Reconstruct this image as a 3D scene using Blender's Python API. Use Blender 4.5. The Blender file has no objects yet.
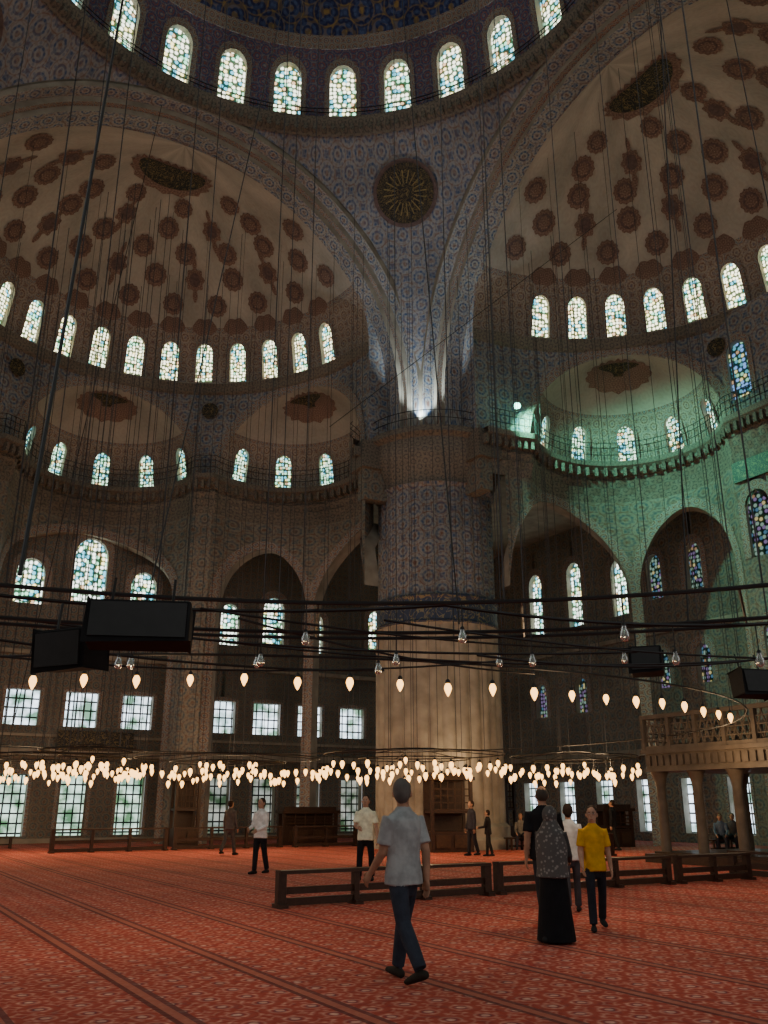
import bpy, math, random
from math import sin, cos, pi, radians, sqrt, ceil, asin, atan2
from mathutils import Vector, Matrix
from mathutils.bvhtree import BVHTree
random.seed(7)
scene = bpy.context.scene
COL = scene.collection

# ------------------------------------------------------------------ materials
def newmat(name):
    m = bpy.data.materials.new(name); m.use_nodes = True
    nt = m.node_tree; nt.nodes.clear()
    out = nt.nodes.new('ShaderNodeOutputMaterial')
    return m, nt, out
def N(nt, t, **kw):
    n = nt.nodes.new(t)
    for k, v in kw.items(): setattr(n, k, v)
    return n
def ramp(nt, stops, interp='LINEAR'):
    r = nt.nodes.new('ShaderNodeValToRGB'); cr = r.color_ramp; cr.interpolation = interp
    while len(cr.elements) > 1: cr.elements.remove(cr.elements[-1])
    cr.elements[0].position = stops[0][0]; cr.elements[0].color = (*stops[0][1], 1)
    for p, c in stops[1:]:
        e = cr.elements.new(p); e.color = (*c, 1)
    return r
def mixc(nt, a, b, fac, mode='MIX'):
    m = nt.nodes.new('ShaderNodeMix'); m.data_type = 'RGBA'; m.blend_type = mode
    for sock, v in ((m.inputs[0], fac), (m.inputs[6], a), (m.inputs[7], b)):
        if hasattr(v, 'is_linked') or hasattr(v, 'links'): nt.links.new(v, sock)
        elif isinstance(v, tuple): sock.default_value = (*v, 1)
        else: sock.default_value = v
    return m.outputs[2]
def bsdf(nt, out, col, rough=.7, spec=.3, metal=0.0, bump=None, bstr=.3):
    b = nt.nodes.new('ShaderNodeBsdfPrincipled')
    if isinstance(col, tuple): b.inputs['Base Color'].default_value = (*col, 1)
    else: nt.links.new(col, b.inputs['Base Color'])
    b.inputs['Roughness'].default_value = rough
    b.inputs['Specular IOR Level'].default_value = spec
    b.inputs['Metallic'].default_value = metal
    if bump is not None:
        bn = nt.nodes.new('ShaderNodeBump'); bn.inputs['Strength'].default_value = bstr
        bn.inputs['Distance'].default_value = .02
        nt.links.new(bump, bn.inputs['Height']); nt.links.new(bn.outputs[0], b.inputs['Normal'])
    nt.links.new(b.outputs[0], out.inputs[0])
    return b
def plain(name, col, rough=.6, spec=.3, metal=0.0, ns=8.0, var=.25):
    m, nt, out = newmat(name)
    tc = N(nt, 'ShaderNodeTexCoord'); nz = N(nt, 'ShaderNodeTexNoise'); nz.inputs['Scale'].default_value = ns
    nz.inputs['Detail'].default_value = 4
    nt.links.new(tc.outputs['Object'], nz.inputs['Vector'])
    lo = tuple(c*(1-var) for c in col); hi = tuple(min(1, c*(1+var)) for c in col)
    r = ramp(nt, [(.3, lo), (.7, hi)]); nt.links.new(nz.outputs[0], r.inputs[0])
    bsdf(nt, out, r.outputs[0], rough, spec, metal, nz.outputs[0], .15)
    return m
def orn(name, base, c1, c2, scale=1.2, rough=.75, rnd=0.0, fine=True, amt=1.0):
    """painted / tiled Ottoman ornament in metre UVs"""
    m, nt, out = newmat(name)
    uv = N(nt, 'ShaderNodeUVMap')
    def vor(sc, rn, rot=0):
        mp = N(nt, 'ShaderNodeMapping'); mp.inputs['Rotation'].default_value = (0, 0, rot)
        nt.links.new(uv.outputs[0], mp.inputs[0])
        v = N(nt, 'ShaderNodeTexVoronoi', voronoi_dimensions='2D'); v.inputs['Scale'].default_value = sc
        v.inputs['Randomness'].default_value = rn
        nt.links.new(mp.outputs[0], v.inputs['Vector']); return v
    v1 = vor(scale, rnd, pi/4)
    r1 = ramp(nt, [(0, c2), (.10, c2), (.13, base), (.20, base), (.23, c1), (.31, c1), (.34, base), (.46, base), (.50, c2), (.55, base), (.60, c1)])
    nt.links.new(v1.outputs['Distance'], r1.inputs[0])
    v2 = vor(scale*3.7, .75, .2)
    r2 = ramp(nt, [(0, c1), (.2, c1), (.27, base), (.5, base), (.6, c2)])
    nt.links.new(v2.outputs['Distance'], r2.inputs[0])
    col = mixc(nt, r1.outputs[0], r2.outputs[0], .42)
    col = mixc(nt, base, col, amt)
    nz = N(nt, 'ShaderNodeTexNoise'); nz.inputs['Scale'].default_value = .35; nz.inputs['Detail'].default_value = 5
    nt.links.new(uv.outputs[0], nz.inputs['Vector'])
    rz = ramp(nt, [(.3, (.62, .62, .6)), (.7, (1.05, 1.03, 1.0))]); nt.links.new(nz.outputs[0], rz.inputs[0])
    col = mixc(nt, col, rz.outputs[0], 1.0, 'MULTIPLY')
    bsdf(nt, out, col, rough, .25)
    return m
def glassmat(name, strength, tint=(1, 1, .88), cell=5.5, dirt=.0, blue=.35, cold=((.12, .42, .55), (.35, .75, .5))):
    m, nt, out = newmat(name)
    uv = N(nt, 'ShaderNodeUVMap')
    v = N(nt, 'ShaderNodeTexVoronoi', voronoi_dimensions='2D'); v.inputs['Scale'].default_value = cell; v.inputs['Randomness'].default_value = .55
    nt.links.new(uv.outputs[0], v.inputs['Vector'])
    lead = ramp(nt, [(0, (1, 1, 1)), (.30, (1, 1, 1)), (.48, (.05, .07, .05))]); nt.links.new(v.outputs['Distance'], lead.inputs[0])
    sep = N(nt, 'ShaderNodeSeparateColor'); nt.links.new(v.outputs['Color'], sep.inputs[0])
    cr = ramp(nt, [(0, cold[0]), (blue*.5, cold[1]), (blue, tint), (.8, tint), (.88, (1, .85, .38)), (.96, (.55, .35, .2))], 'CONSTANT')
    nt.links.new(sep.outputs[0], cr.inputs[0])
    c = mixc(nt, cr.outputs[0], lead.outputs[0], 1.0, 'MULTIPLY')
    e = N(nt, 'ShaderNodeEmission'); e.inputs[1].default_value = strength
    nt.links.new(c, e.inputs[0]); nt.links.new(e.outputs[0], out.inputs[0])
    return m
def gridglass(name, strength, tint):
    m, nt, out = newmat(name)
    uv = N(nt, 'ShaderNodeUVMap')
    b = N(nt, 'ShaderNodeTexBrick'); b.offset = 0; b.inputs['Scale'].default_value = 1
    b.inputs['Brick Width'].default_value = .34; b.inputs['Row Height'].default_value = .42; b.inputs['Mortar Size'].default_value = .04
    b.inputs['Color1'].default_value = (*tint, 1); b.inputs['Color2'].default_value = (tint[0]*.75, tint[1]*.85, tint[2]*.9, 1); b.inputs['Mortar'].default_value = (.02, .02, .02, 1)
    nt.links.new(uv.outputs[0], b.inputs['Vector'])
    nz = N(nt, 'ShaderNodeTexNoise'); nz.inputs['Scale'].default_value = 1.3; nz.inputs['Detail'].default_value = 4; nt.links.new(uv.outputs[0], nz.inputs['Vector'])
    r = ramp(nt, [(.38, (.12, .2, .12)), (.62, (1, 1, 1))]); nt.links.new(nz.outputs[0], r.inputs[0])
    c = mixc(nt, b.outputs[0], r.outputs[0], 1.0, 'MULTIPLY')
    e = N(nt, 'ShaderNodeEmission'); e.inputs[1].default_value = strength
    nt.links.new(c, e.inputs[0]); nt.links.new(e.outputs[0], out.inputs[0])
    return m
def emis(name, col, s, samp=True):
    m, nt, out = newmat(name)
    e = N(nt, 'ShaderNodeEmission'); e.inputs[0].default_value = (*col, 1); e.inputs[1].default_value = s
    nt.links.new(e.outputs[0], out.inputs[0])
    if not samp:
        try: m.cycles.emission_sampling = 'NONE'
        except Exception: pass
    return m
def callig(name, base, gold, sc=1.6):
    m, nt, out = newmat(name)
    uv = N(nt, 'ShaderNodeUVMap')
    w = N(nt, 'ShaderNodeTexNoise'); w.inputs['Scale'].default_value = sc; w.inputs['Detail'].default_value = 1.5; w.inputs['Distortion'].default_value = 2.5
    nt.links.new(uv.outputs[0], w.inputs['Vector'])
    r = ramp(nt, [(.45, base), (.475, gold), (.515, gold), (.54, base)]); nt.links.new(w.outputs[0], r.inputs[0])
    bsdf(nt, out, r.outputs[0], .5, .4)
    return m

M_cream = orn('painted_cream_plaster', (.56, .535, .475), (.44, .42, .39), (.46, .39, .33), .9, amt=.45)
M_fan = orn('painted_window_zone', (.50, .45, .38), (.25, .14, .11), (.24, .21, .25), 1.7)
M_blueorn = orn('iznik_blue_ornament', (.37, .385, .385), (.09, .15, .28), (.24, .13, .10), 1.2)
M_arch = orn('arch_soffit_ornament', (.47, .49, .49), (.08, .15, .31), (.26, .17, .15), 1.35)
M_pend = orn('pendentive_ornament', (.36, .375, .395), (.09, .14, .28), (.27, .18, .15), 1.2)
M_wall = orn('tile_wall_ornament', (.32, .305, .26), (.11, .16, .19), (.23, .14, .10), 1.3, rough=.6)
M_low = orn('lower_tile_wall', (.26, .24, .20), (.08, .14, .17), (.18, .10, .08), 2.0, rough=.45)
M_stone = plain('aged_stone', (.33, .30, .245), .7, ns=1.5)
M_trim = orn('red_white_trim', (.45, .42, .36), (.28, .11, .08), (.14, .20, .30), 2.6)
M_corn = orn('muqarnas_cornice', (.25, .235, .20), (.10, .10, .11), (.30, .26, .21), 3.0)
M_dome = orn('main_dome_blue', (.035, .05, .16), (.10, .16, .38), (.40, .30, .12), .8)
M_domecal = callig('dome_calligraphy', (.02, .03, .14), (.42, .36, .16), .9)
M_drum = orn('drum_ornament', (.10, .12, .27), (.38, .15, .11), (.40, .38, .36), 1.9)
M_med1 = orn('medallion_red', (.28, .18, .145), (.17, .11, .11), (.42, .32, .26), 4.5)
M_med2 = plain('medallion_dark', (.15, .105, .10), .8)
M_panel = callig('calligraphy_panel', (.02, .02, .02), (.20, .15, .06), 3.4)
M_green = callig('green_panel', (.002, .030, .012), (.20, .20, .08), 3.2)
M_band = callig('calligraphy_band', (.045, .065, .12), (.26, .23, .14), 1.8)
M_wood = plain('dark_wood', (.040, .020, .013), .4, .4, ns=12)
M_wood2 = plain('walnut_wood', (.055, .028, .016), .45, .4, ns=14)
M_iron = plain('black_iron', (.012, .012, .012), .5, .4)
M_cable = plain('steel_cable', (.05, .05, .052), .6, .3)
M_black = plain('black_plastic', (.008, .008, .009), .7, .2)
M_glassA = glassmat('stained_glass_bright', 4.4, (1, .97, .66), 6.5, blue=.22)
M_glassD = glassmat('stained_glass_dome', 3.8, (.98, 1, .78), 5.0, blue=.30)
M_glassE = glassmat('stained_glass_exedra', 3.2, (.72, 1, .76), 6.5, blue=.42)
M_glassW = glassmat('stained_glass_colored', 4.2, (.92, 1, .90), 4.5, blue=.36)
M_glassB = glassmat('stained_glass_blue', 1.1, (.25, .5, 1), 5, blue=.5)
M_glassT = glassmat('stained_glass_dim', .5, (.4, .62, .5), 5, blue=.45, cold=((.12, .3, .45), (.35, .25, .5)))
M_casA = gridglass('casement_glass', 4.2, (.82, .9, 1))
M_casB = gridglass('casement_glass_garden', 2.2, (.74, .95, .78))
M_casC = gridglass('casement_glass_dim', .7, (.8, .8, .7))
M_bulb = emis('lamp_filament_glow', (1, .50, .13), 5.5, False)
def cupmat():
    m, nt, out = newmat('lamp_glass')
    b = bsdf(nt, out, (.6, .65, .62), .08, .6); b.inputs['Transmission Weight'].default_value = .8
    return m
M_cup = cupmat()
M_lattice = plain('marble_balustrade', (.13, .10, .072), .5, ns=3)

def carpet():
    m, nt, out = newmat('red_prayer_carpet')
    tc = N(nt, 'ShaderNodeTexCoord')
    mp = N(nt, 'ShaderNodeMapping'); mp.inputs['Rotation'].default_value = (0, 0, -radians(30.6))
    nt.links.new(tc.outputs['Object'], mp.inputs[0])
    sp = N(nt, 'ShaderNodeSeparateXYZ'); nt.links.new(mp.outputs[0], sp.inputs[0])
    def math(op, a, b=None):
        n = N(nt, 'ShaderNodeMath', operation=op)
        for i, v in enumerate((a, b)):
            if v is None: continue
            if isinstance(v, (int, float)): n.inputs[i].default_value = v
            else: nt.links.new(v, n.inputs[i])
        return n.outputs[0]
    fx = math('FRACT', math('DIVIDE', sp.outputs[0], 1.25))
    stripe = ramp(nt, [(0, (.14, .035, .035)), (.03, (.14, .035, .035)), (.04, (.50, .15, .10)), (.10, (.50, .15, .10)), (.11, (.18, .05, .05)), (.14, (.18, .05, .05)), (.16, (1, 1, 1))], 'CONSTANT')
    nt.links.new(fx, stripe.inputs[0])
    msk = ramp(nt, [(0, (.85, .85, .85)), (.16, (0, 0, 0))], 'CONSTANT'); nt.links.new(fx, msk.inputs[0])
    # staggered floral palmettes woven in rows
    v = N(nt, 'ShaderNodeTexVoronoi', voronoi_dimensions='2D'); v.inputs['Scale'].default_value = 3.0; v.inputs['Randomness'].default_value = .12
    nt.links.new(mp.outputs[0], v.inputs['Vector'])
    red = (.46, .062, .042); red2 = (.54, .11, .075)
    r = ramp(nt, [(0, (.88, .55, .42)), (.09, (.88, .55, .42)), (.13, (.14, .07, .10)), (.19, red), (.26, (.78, .38, .28)), (.32, red2), (.5, red), (.56, (.72, .31, .22)), (.62, red)])
    nt.links.new(v.outputs['Distance'], r.inputs[0])
    v2 = N(nt, 'ShaderNodeTexVoronoi', voronoi_dimensions='2D'); v2.inputs['Scale'].default_value = 9; v2.inputs['Randomness'].default_value = 1
    nt.links.new(mp.outputs[0], v2.inputs['Vector'])
    r2 = ramp(nt, [(0, (.88, .55, .42)), (.18, (.72, .28, .2)), (.32, red), (.6, red), (.8, (.22, .04, .05))]); nt.links.new(v2.outputs['Distance'], r2.inputs[0])
    base = mixc(nt, r.outputs[0], r2.outputs[0], .42)
    col = mixc(nt, base, stripe.outputs[0], msk.outputs[0])
    nz = N(nt, 'ShaderNodeTexNoise'); nz.inputs['Scale'].default_value = .5; nt.links.new(mp.outputs[0], nz.inputs['Vector'])
    rz = ramp(nt, [(.3, (.8, .8, .8)), (.7, (1.1, 1.1, 1.1))]); nt.links.new(nz.outputs[0], rz.inputs[0])
    col = mixc(nt, col, rz.outputs[0], 1, 'MULTIPLY')
    bsdf(nt, out, col, .9, .15, bump=v2.outputs['Distance'], bstr=.4)
    return m
M_carpet = carpet()

# ------------------------------------------------------------------ mesh builder
class MB:
    def __init__(s): s.v = []; s.f = []; s.uv = []; s.m = []
    def face(s, pts, uvs=None, mat=0):
        i = len(s.v); s.v.extend([tuple(p) for p in pts]); s.f.append(tuple(range(i, i+len(pts))))
        s.uv.append(uvs or [(p[0], p[2]) for p in pts]); s.m.append(mat)
    def build(s, name, mats, smooth=True, merge=True, parent=None):
        me = bpy.data.meshes.new(name); me.from_pydata(s.v, [], s.f)
        uvl = me.uv_layers.new(name='UVMap'); fl = [c for f in s.uv for p in f for c in p]
        uvl.data.foreach_set('uv', fl)
        me.polygons.foreach_set('material_index', s.m)
        for m in mats: me.materials.append(m)
        if merge:
            import bmesh
            bm = bmesh.new(); bm.from_mesh(me); bmesh.ops.remove_doubles(bm, verts=bm.verts, dist=.002); bm.to_mesh(me); bm.free()
        me.polygons.foreach_set('use_smooth', [smooth]*len(me.polygons))
        if smooth:
            try: me.set_sharp_from_angle(angle=radians(40))
            except Exception: pass
        o = bpy.data.objects.new(name, me); COL.objects.link(o)
        if parent: o.parent = parent
        return o
    def box(s, c, ax, ay, az, mat=0):
        c = Vector(c); ax = Vector(ax); ay = Vector(ay); az = Vector(az)
        P = lambda i, j, k: c+ax*i+ay*j+az*k
        for q in (((-1,-1,-1),(1,-1,-1),(1,1,-1),(-1,1,-1)), ((-1,-1,1),(1,-1,1),(1,1,1),(-1,1,1)), ((-1,-1,-1),(1,-1,-1),(1,-1,1),(-1,-1,1)),
                  ((-1,1,-1),(1,1,-1),(1,1,1),(-1,1,1)), ((-1,-1,-1),(-1,1,-1),(-1,1,1),(-1,-1,1)), ((1,-1,-1),(1,1,-1),(1,1,1),(1,-1,1))):
            pts = [P(*t) for t in q]
            e1 = (pts[1]-pts[0]).length; e2 = (pts[3]-pts[0]).length
            s.face(pts, [(0, 0), (e1, 0), (e1, e2), (0, e2)], mat)
    def cyl(s, p, q, r0, r1=None, seg=6, mat=0):
        p = Vector(p); q = Vector(q); r1 = r0 if r1 is None else r1
        t = (q-p).normalized(); a = t.orthogonal().normalized(); b = t.cross(a)
        for i in range(seg):
            u0 = 2*pi*i/seg; u1 = 2*pi*(i+1)/seg
            d0 = a*cos(u0)+b*sin(u0); d1 = a*cos(u1)+b*sin(u1)
            s.face([p+d0*r0, p+d1*r0, q+d1*r1, q+d0*r1], None, mat)
    def rev(s, c, prof, seg=12, mat=0, rmod=None, usc=1.0):
        c = Vector(c)
        for j in range(len(prof)-1):
            (r0, z0), (r1, z1) = prof[j], prof[j+1]
            for i in range(seg):
                u0 = 2*pi*i/seg; u1 = 2*pi*(i+1)/seg
                m0 = rmod(u0, z0) if rmod else 1; m1 = rmod(u1, z0) if rmod else 1
                n0 = rmod(u0, z1) if rmod else 1; n1 = rmod(u1, z1) if rmod else 1
                pts = [c+Vector((r0*m0*cos(u0), r0*m0*sin(u0), z0)), c+Vector((r0*m1*cos(u1), r0*m1*sin(u1), z0)),
                       c+Vector((r1*n1*cos(u1), r1*n1*sin(u1), z1)), c+Vector((r1*n0*cos(u0), r1*n0*sin(u0), z1))]
                mm = mat(0.5*(z0+z1)) if callable(mat) else mat
                s.face(pts, [(u0*usc, z0), (u1*usc, z0), (u1*usc, z1), (u0*usc, z1)], mm)

def top_arch(sc, hw, zs, rise, p=2.0):
    return lambda s: zs+rise*max(0, 1-abs((s-sc)/hw)**p)**.5
class Hole:
    def __init__(h, sc, hw, zb, top, depth=.4, pane=None, frame=None, rmat=1, n=12, noend=0):
        h.sc = sc; h.hw = hw; h.zb = zb; h.top = top; h.depth = depth; h.pane = pane; h.frame = frame; h.rmat = rmat; h.n = n; h.noend = noend
        h.ss = [sc-hw*cos(pi*i/n) for i in range(n+1)]
def win(sc, w, zb, zt, depth=.35, pane=None, frame=None, arch=True, n=8):
    hw = w/2
    if arch:
        rise = hw*1.15; return Hole(sc, hw, zb, top_arch(sc, hw, zt-rise, rise), depth, pane, frame, n=n)
    return Hole(sc, hw, zb, lambda s: zt, depth, pane, frame, n=2)
def strip_wall(mb, smin, smax, z0, z1, mp, holes, ds, dz, mat=0, skip=None, fmat=2):
    bps = set(); n = max(1, int(ceil((smax-smin)/ds)))
    for i in range(n+1): bps.add(round(smin+(smax-smin)*i/n, 5))
    for h in holes:
        bps = {b for b in bps if not (h.sc-h.hw+1e-4 < b < h.sc+h.hw-1e-4)} | {round(s, 5) for s in h.ss if smin-1e-6 <= s <= smax+1e-6}
    b = sorted(bps)
    def quad(sa, sb, la, lb, ha, hb):
        if ha-la < 1e-4 and hb-lb < 1e-4: return
        k = max(1, int(ceil(max(ha-la, hb-lb)/dz)))
        for j in range(k):
            f0 = j/k; f1 = (j+1)/k
            a0 = la+(ha-la)*f0; a1 = la+(ha-la)*f1; b0 = lb+(hb-lb)*f0; b1 = lb+(hb-lb)*f1
            pts = [mp(sa, a0, 0), mp(sb, b0, 0), mp(sb, b1, 0), mp(sa, a1, 0)]
            if skip and skip((pts[0]+pts[2])/2): continue
            mb.face(pts, [(sa, a0), (sb, b0), (sb, b1), (sa, a1)], mat)
    for i in range(len(b)-1):
        sa, sb = b[i], b[i+1]
        if sb-sa < 1e-4: continue
        mid = (sa+sb)/2
        act = sorted([h for h in holes if h.sc-h.hw < mid < h.sc+h.hw], key=lambda h: h.zb)
        la = lb = z0
        for h in act:
            quad(sa, sb, la, lb, h.zb, h.zb); la, lb = h.top(sa), h.top(sb)
        quad(sa, sb, la, lb, z1, z1)
    for h in holes:
        D = h.depth
        if D:
            out = [(s, h.top(s)) for s in h.ss]
            if h.noend >= 0: out = [(h.ss[0], h.zb)]+out
            if h.noend <= 0: out = out+[(h.ss[-1], h.zb)]
            if h.zb > z0+.01: out.append((h.ss[0], h.zb))
            for (s0, a), (s1, c) in zip(out[:-1], out[1:]):
                mb.face([mp(s0, a, 0), mp(s1, c, 0), mp(s1, c, D), mp(s0, a, D)], [(s0, 0), (s1, 0), (s1, D), (s0, D)], h.rmat)
        if h.pane is not None:
            for s0, s1 in zip(h.ss[:-1], h.ss[1:]):
                h.pane.face([mp(s0, h.zb, D*.8), mp(s1, h.zb, D*.8), mp(s1, h.top(s1), D*.8), mp(s0, h.top(s0), D*.8)],
                            [(s0, h.zb), (s1, h.zb), (s1, h.top(s1)), (s0, h.top(s0))])
        if h.frame:
            w = h.frame; inn = [(s, h.top(s)) for s in h.ss]
            if h.noend >= 0: inn = [(h.ss[0], h.zb)]+inn
            if h.noend <= 0: inn = inn+[(h.ss[-1], h.zb)]
            outp = []
            for k, (s, z) in enumerate(inn):
                dx = (s-h.sc)/h.hw
                ww = w
                if h.noend > 0 and dx > 0: ww = w*(1-dx)
                if h.noend < 0 and dx < 0: ww = w*(1+dx)
                outp.append((h.sc+(h.hw+ww)*dx, z+(w*(1.4 if z > h.zb+.01 else 0))*sqrt(max(0, 1-dx*dx*.8))))
            for k in range(len(inn)-1):
                (a0, b0), (a1, b1), (c1, d1), (c0, d0) = inn[k], inn[k+1], outp[k+1], outp[k]
                mb.face([mp(a0, b0, -.05), mp(a1, b1, -.05), mp(c1, d1, -.05), mp(c0, d0, -.05)], [(a0, b0), (a1, b1), (c1, d1), (c0, d0)], fmat)

# ------------------------------------------------------------------ frames
C = Vector((-2.2, 20.5, 0)); th = radians(30.6)
A = Vector((-sin(th), cos(th), 0)); B = Vector((cos(th), sin(th), 0)); UP = Vector((0, 0, 1))
def FR(ax, lat): return lambda s, l, z: C+ax*s+lat*l+UP*z
fA = FR(A, B); fB = FR(B, A)
ZS = 18.5; S0 = 12.6; R = 9.2; RE = 4.1; ZC = 16.8; ZD = 21.7; HD = 7.0; CH = R*cos(asin(RE/R)); HE = 4.3
ZCAP = 17.0

# ---- main dome
dome = MB(); dp = MB(); RD = 11.0; ZR = 29.9
def mpD(s, t, off):
    th_ = s/RD; el = t/RD; r = (RD+off)*cos(el)
    return C+Vector((r*cos(th_), r*sin(th_), ZR+(RD+off)*sin(el)))
NW = 28; holes = []
for i in range(NW):
    sc = (radians(88)+2*pi*i/NW)
    sc = (sc % (2*pi))*RD
    holes.append(win(sc, 1.2, .35, 3.0, .45, dp, .22))
strip_wall(dome, 0, 2*pi*RD, 0, 3.7, mpD, holes, .5, .6, 0)
for t0, t1, mi in ((3.7, 4.3, 3), (4.3, 6.5, 4), (6.5, 7.0, 3), (7.0, 12.0, 5), (12.0, RD*pi/2, 4)):
    n = max(1, int((t1-t0)/.6))
    for j in range(n):
        a = t0+(t1-t0)*j/n; b_ = t0+(t1-t0)*(j+1)/n
        for i in range(96):
            s0 = 2*pi*RD*i/96; s1 = 2*pi*RD*(i+1)/96
            dome.face([mpD(s0, a, 0), mpD(s1, a, 0), mpD(s1, b_, 0), mpD(s0, b_, 0)], [(s0, a), (s1, a), (s1, b_), (s0, b_)], mi)
for (o0, z0), (o1, z1) in zip([(0, 29.3), (-.25, 29.45), (-.45, 29.75), (-.5, 29.95), (0.05, 29.97)], [(-.25, 29.45), (-.45, 29.75), (-.5, 29.95), (0.05, 29.97), (.1, 29.97)]):
    for i in range(96):
        a0 = 2*pi*i/96; a1 = 2*pi*(i+1)/96
        P = lambda a, o, z: C+Vector(((RD+o)*cos(a), (RD+o)*sin(a), z))
        dome.face([P(a0, o0, z0), P(a1, o0, z0), P(a1, o1, z1), P(a0, o1, z1)], [(a0*11, z0), (a1*11, z0), (a1*11, z1), (a0*11, z1)], 6)
for i in range(168):
    a = 2*pi*i/168; d = Vector((cos(a), sin(a), 0)); t = Vector((-sin(a), cos(a), 0))
    dome.box(C+d*(RD-.28)+UP*29.5, d*.14, t*.09, UP*.16, 6)
dome.build('main_dome', [M_drum, M_stone, M_trim, M_trim, M_dome, M_domecal, M_corn])
dp.build('window_1', [M_glassD], smooth=False)
rl = MB()
for zz in (30.2, 30.4):
    for i in range(96):
        a0 = 2*pi*i/96; a1 = 2*pi*(i+1)/96
        rl.cyl(C+Vector((10.55*cos(a0), 10.55*sin(a0), zz)), C+Vector((10.55*cos(a1), 10.55*sin(a1), zz)), .018, seg=4)
for i in range(96):
    a0 = 2*pi*i/96; p = C+Vector((10.55*cos(a0), 10.55*sin(a0), 29.9)); rl.cyl(p, p+UP*.5, .015, seg=4)
rl.build('dome_gallery_railing', [M_iron], smooth=False)

# ---- pendentives, main arches
pen = MB(); SR2 = 11.0**2*2
for q in range(4):
    n1 = 24; n2 = 16
    ax = (A, B, -A, -B)[q]; bx = (B, -A, -B, A)[q]
    for i in range(n1):
        for j in range(n2):
            def P(a, b):
                ph = a/n1*pi/2; e = 11/max(cos(ph), sin(ph))
                r = 11+(e-11)*b/n2
                x = r*cos(ph); y = r*sin(ph)
                z = ZS+sqrt(max(0, SR2-r*r))
                return C+ax*x+bx*y+UP*z, (ph*14, z)
            p = [P(i, j), P(i+1, j), P(i+1, j+1), P(i, j+1)]
            pen.face([t[0] for t in p], [t[1] for t in p], 0)
pen.build('pendentives', [M_pend])
ar = MB()
K = 64
for ax, lat in ((A, B), (B, A), (-A, B), (-B, A)):
    f = FR(ax, lat)
    sr = [(11.0, 11.0), (10.9, 11.0), (10.9, 11.25), (10.9, 10.8), (11.5, 10.8), (11.5, 10.55), (11.75, 10.55), (11.75, 10.3), (12.7, 10.3)]
    mats = [1, 1, 1, 0, 1, 2, 1, 0]
    if ax == -A or ax == -B:
        sr = sr+[(13.6, 10.3)]; mats = mats+[0]
    for (s0, r0), (s1, r1), mi in zip(sr[:-1], sr[1:], mats):
        for k in range(-1, K+1):
            def P(s, r, kk):
                if kk < 0: return f(s, r, ZCAP-.1)
                if kk > K: return f(s, -r, ZCAP-.1)
                a = pi*kk/K; return f(s, r*cos(a), ZS+r*sin(a))
            u0 = pi*k/K*11; u1 = pi*(k+1)/K*11
            ar.face([P(s0, r0, k), P(s0, r0, k+1), P(s1, r1, k+1), P(s1, r1, k)],
                    [(u0, s0+r0), (u1, s0+r0), (u1, s1+r1+.01), (u0, s1+r1+.01)], mi)
ar.build('main_arches', [M_arch, M_stone, M_trim])

def disc_on(mb, mp, s0, t0, cosel, rf, off, mat, n=40):
    pts = []
    for i in range(n):
        a = 2*pi*i/n; r = rf(a); x = r[0] if isinstance(r, tuple) else r*cos(a); y = r[1] if isinstance(r, tuple) else r*sin(a)
        pts.append((x, y))
    c = mp(s0, t0, off)
    for i in range(n):
        (x0, y0), (x1, y1) = pts[i], pts[(i+1) % n]
        mb.face([c, mp(s0+x0/cosel, t0+y0, off), mp(s0+x1/cosel, t0+y1, off)], [(0, 0), (x0, y0), (x1, y1)], mat)
def medallion(mb, mp, s0, t0, cosel, r, kind=0):
    if kind == 0:
        disc_on(mb, mp, s0, t0, cosel, lambda a: r*(1+.07*cos(12*a)), -.04, 0)
        disc_on(mb, mp, s0, t0, cosel, lambda a: r*.68, -.055, 1)
        disc_on(mb, mp, s0, t0, cosel, lambda a: r*.52*(1+.15*cos(8*a)), -.07, 0)
    else:
        disc_on(mb, mp, s0, t0, cosel, lambda a: (r*.85*cos(a)*(1+.12*cos(8*a)), r*sin(a)*(1+.12*cos(8*a))), -.04, 0)
        disc_on(mb, mp, s0, t0, cosel, lambda a: (r*.5*cos(a), r*.6*sin(a)), -.06, 1)
        for sg in (-1, 1):
            disc_on(mb, mp, s0, t0+sg*r*1.35, cosel, lambda a: (r*.22*cos(a), r*.5*sin(a)*(1 if abs(sin(a)) < .8 else 1.2)), -.05, 0, 16)

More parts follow.
